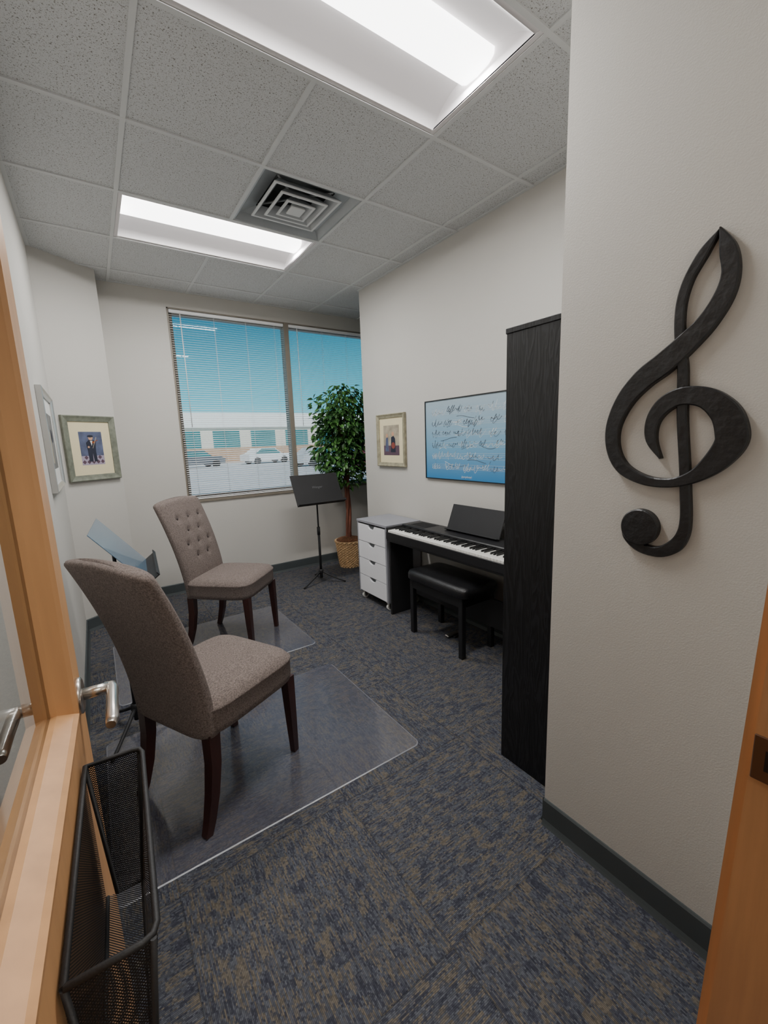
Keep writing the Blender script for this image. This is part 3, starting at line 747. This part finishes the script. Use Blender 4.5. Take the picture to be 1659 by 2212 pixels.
nrm=Vector((d.y,-d.x));ang=math.atan2(.27,.39)
picture('framed_picture',(px+nrm.x*.001,py+nrm.y*.001,1.435),ang,.41,.50,.045,'framegreen',.07,art_violin,'green-gray framed painting of a violin player with cream mat')
picture('framed_picture',(XP-.001,3.145,1.415),math.radians(-90),.43,.47,.035,'framegold',.06,art_ens,'small framed musician print in gold-green frame beside poster')
picture('framed_picture',(XL+.001,3.2,1.48),math.radians(90),.75,.56,.03,'framesilver',.08,art_gray,'silver framed print hanging on side wall','offw')
e=empty('music_poster',(XP-.001,2.205,1.405),math.radians(-90),'thin black framed blue poster of handwritten music manuscript','poster')
w,h=.455,.305
b=MB();rings=[[(-w+i,y,-h+i),(w-i,y,-h+i),(w-i,y,h-i),(-w+i,y,h-i)] for i,y in((0,0),(0,-.018),(.007,-.018),(.007,0))];b.loft(rings,0,False,False);b.build('frame','black',e)
b=MB();b.box((-w+.005,-.012,-h+.005),(w-.005,-.003,h-.005));pp=b.build('print','poster',e)
rs=random.Random(11)
def scrib(b,pts,r,dy=0):
    for i in range(len(pts)-1):
        p=Vector(pts[i]);q=Vector(pts[i+1]);t=(q-p)
        if t.length<1e-5: continue
        n=Vector((-t.y,t.x)).normalized()*r;y=-.0126-dy
        b.add([(p.x+n.x,y,p.y+n.y),(p.x-n.x,y,p.y-n.y),(q.x-n.x,y,q.y-n.y),(q.x+n.x,y,q.y+n.y)],[(0,1,2,3)])
bw=MB();bi=MB()
for row in range(6):
    z=.21-.083*row;wht=row>=4
    for st in range(4): scrib(bw,[(-.37,z-.018+.012*st),(.37,z-.018+.012*st+rs.uniform(-.005,.005))],.0006)
    for lay in range(2):
        x=-.38
        while x<.36:
            n=rs.randint(12,30);A=rs.uniform(.006,.026);B_=rs.uniform(.003,.010);sp=rs.uniform(.0028,.0065);z_=z+rs.uniform(-.014,.014);sl=rs.uniform(.2,.7)
            n=min(n,int((.40-x)/sp))
            pts=[]
            for k in range(n):
                a=k*.95;yy=A*math.sin(a)*(1+.6*math.sin(k*.31+x*20));pts.append((x+sp*k+B_*math.cos(a)+sl*yy,z_+yy))
            white=(wht and rs.random()<.85) or rs.random()<.4
            scrib(bw if white else bi,pts,rs.uniform(.0009,.0017),.0002 if white else .0004);x+=sp*n+rs.uniform(.01,.06)
for k in range(12):
    x=rs.uniform(-.35,.2);z=rs.uniform(-.2,.22);L_=rs.uniform(.08,.2);scrib(bi if k%2 else bw,[(x+L_*q/14,z+.012*math.sin(q/4+k)) for q in range(15)],.0018)
bw.build('chalk_strokes','chalk',pp);bi.build('ink_strokes','inkstroke',pp)
text_obj('lettering','(symphony)',.022,pp,'chalk',Matrix.Translation((.0,-.0127,-.275))@Matrix.Rotation(math.radians(90),4,'X'),shear=.3)

# ------------------------------------------------------------------ outside
b=MB();b.box((-40,4.7,-.5),(80,90,-.35));b.build('ground','asphalt',kind=S)
e=empty('office_building',(16,46,-.35),0,'low beige office building with white cornice across parking lot','building')
b=MB();b.box((-30,0,0),(34,10,4.4));b.build('facade','bldg',e)
b=MB();b.box((-30.2,-.25,3.6),(34.2,10,5.1));b.build('cornice','bldgw',e)
b=MB();b.box((-30.1,-.12,0),(34.1,0,1.5));b.build('brick_base','brick',e)
for k in range(16):
    b=MB();x=-29+k*3.9;b.box((x,-.06,1.5),(x+2.7,.02,3.3));b.build('window','bglass',e)
def car(loc,rz,mt,label):
    e=empty('car',loc,rz,label,'car');e['group']='cars parked outside the window'
    b=MB();prof=[(-2.2,.3),(2.2,.3),(2.25,.7),(1.9,.88),(1.1,.95),(.5,1.4),(-1.0,1.42),(-1.7,.98),(-2.2,.9)]
    b.prism(prof,1,-.85,.85);b.build('body',mt,e)
    b=MB();b.prism([(1.0,.95),(.45,1.36),(-.95,1.37),(-1.55,.98)],1,-.87,.87);b.build('car_window','bglass',e)
    for x in(-1.4,1.4):
        for y in(-.8,.8):
            b=MB();b.tube([(x,y-.12,.32),(x,y+.12,.32)],.32,18);b.build('wheel','tire',e)
for x,y,m_,l in((7.0,38,'cardark','gray sedan parked in the lot'),(13.4,39,'carwhitecar','white sedan parked in the lot'),(14.6,30,'carsilver','silver sedan parked in the lot'),(21.2,38,'carblue','blue sedan parked in the lot'),(15.4,22.5,'carred','red sedan parked in the lot')):
    car((x,y,-.35),math.radians(12),m_,l)
sun=bpy.data.lights.new('sun','SUN');sun.energy=4.8;sun.angle=.01;so=bpy.data.objects.new('sun',sun);so.rotation_euler=(math.radians(48),0,math.radians(-20));COL.objects.link(so)
wd=bpy.data.worlds.new('w');SC.world=wd;wd.use_nodes=True;nt=wd.node_tree
bg=nt.nodes['Background'];tc=N(nt,'ShaderNodeTexCoord');sp=N(nt,'ShaderNodeSeparateXYZ');nt.links.new(tc.outputs['Generated'],sp.inputs[0])
nt.links.new(ramp_(nt,sp.outputs[2],[(0,lin(146,208,220)),(.5,lin(18,80,110)),(.09,lin(74,168,190)),(.27,lin(20,92,122))]),bg.inputs[0]);bg.inputs[1].default_value=1.8

# ------------------------------------------------------------------ camera
ps,th,ro=.59712,-.16948,-.03514
f=Vector((math.sin(ps)*math.cos(th),math.cos(ps)*math.cos(th),math.sin(th)));r0=Vector((math.cos(ps),-math.sin(ps),0));u0=r0.cross(f)
R_=r0*math.cos(ro)+u0*math.sin(ro);U_=-r0*math.sin(ro)+u0*math.cos(ro)
ca=bpy.data.cameras.new('camera');ca.sensor_fit='VERTICAL';ca.sensor_height=24;ca.lens=908.26/2212*24;ca.clip_start=.02;ca.clip_end=300
co=bpy.data.objects.new('camera',ca);COL.objects.link(co)
co.matrix_world=Matrix(((R_.x,U_.x,-f.x,0),(R_.y,U_.y,-f.y,0),(R_.z,U_.z,-f.z,1.42),(0,0,0,1)))
SC.camera=co
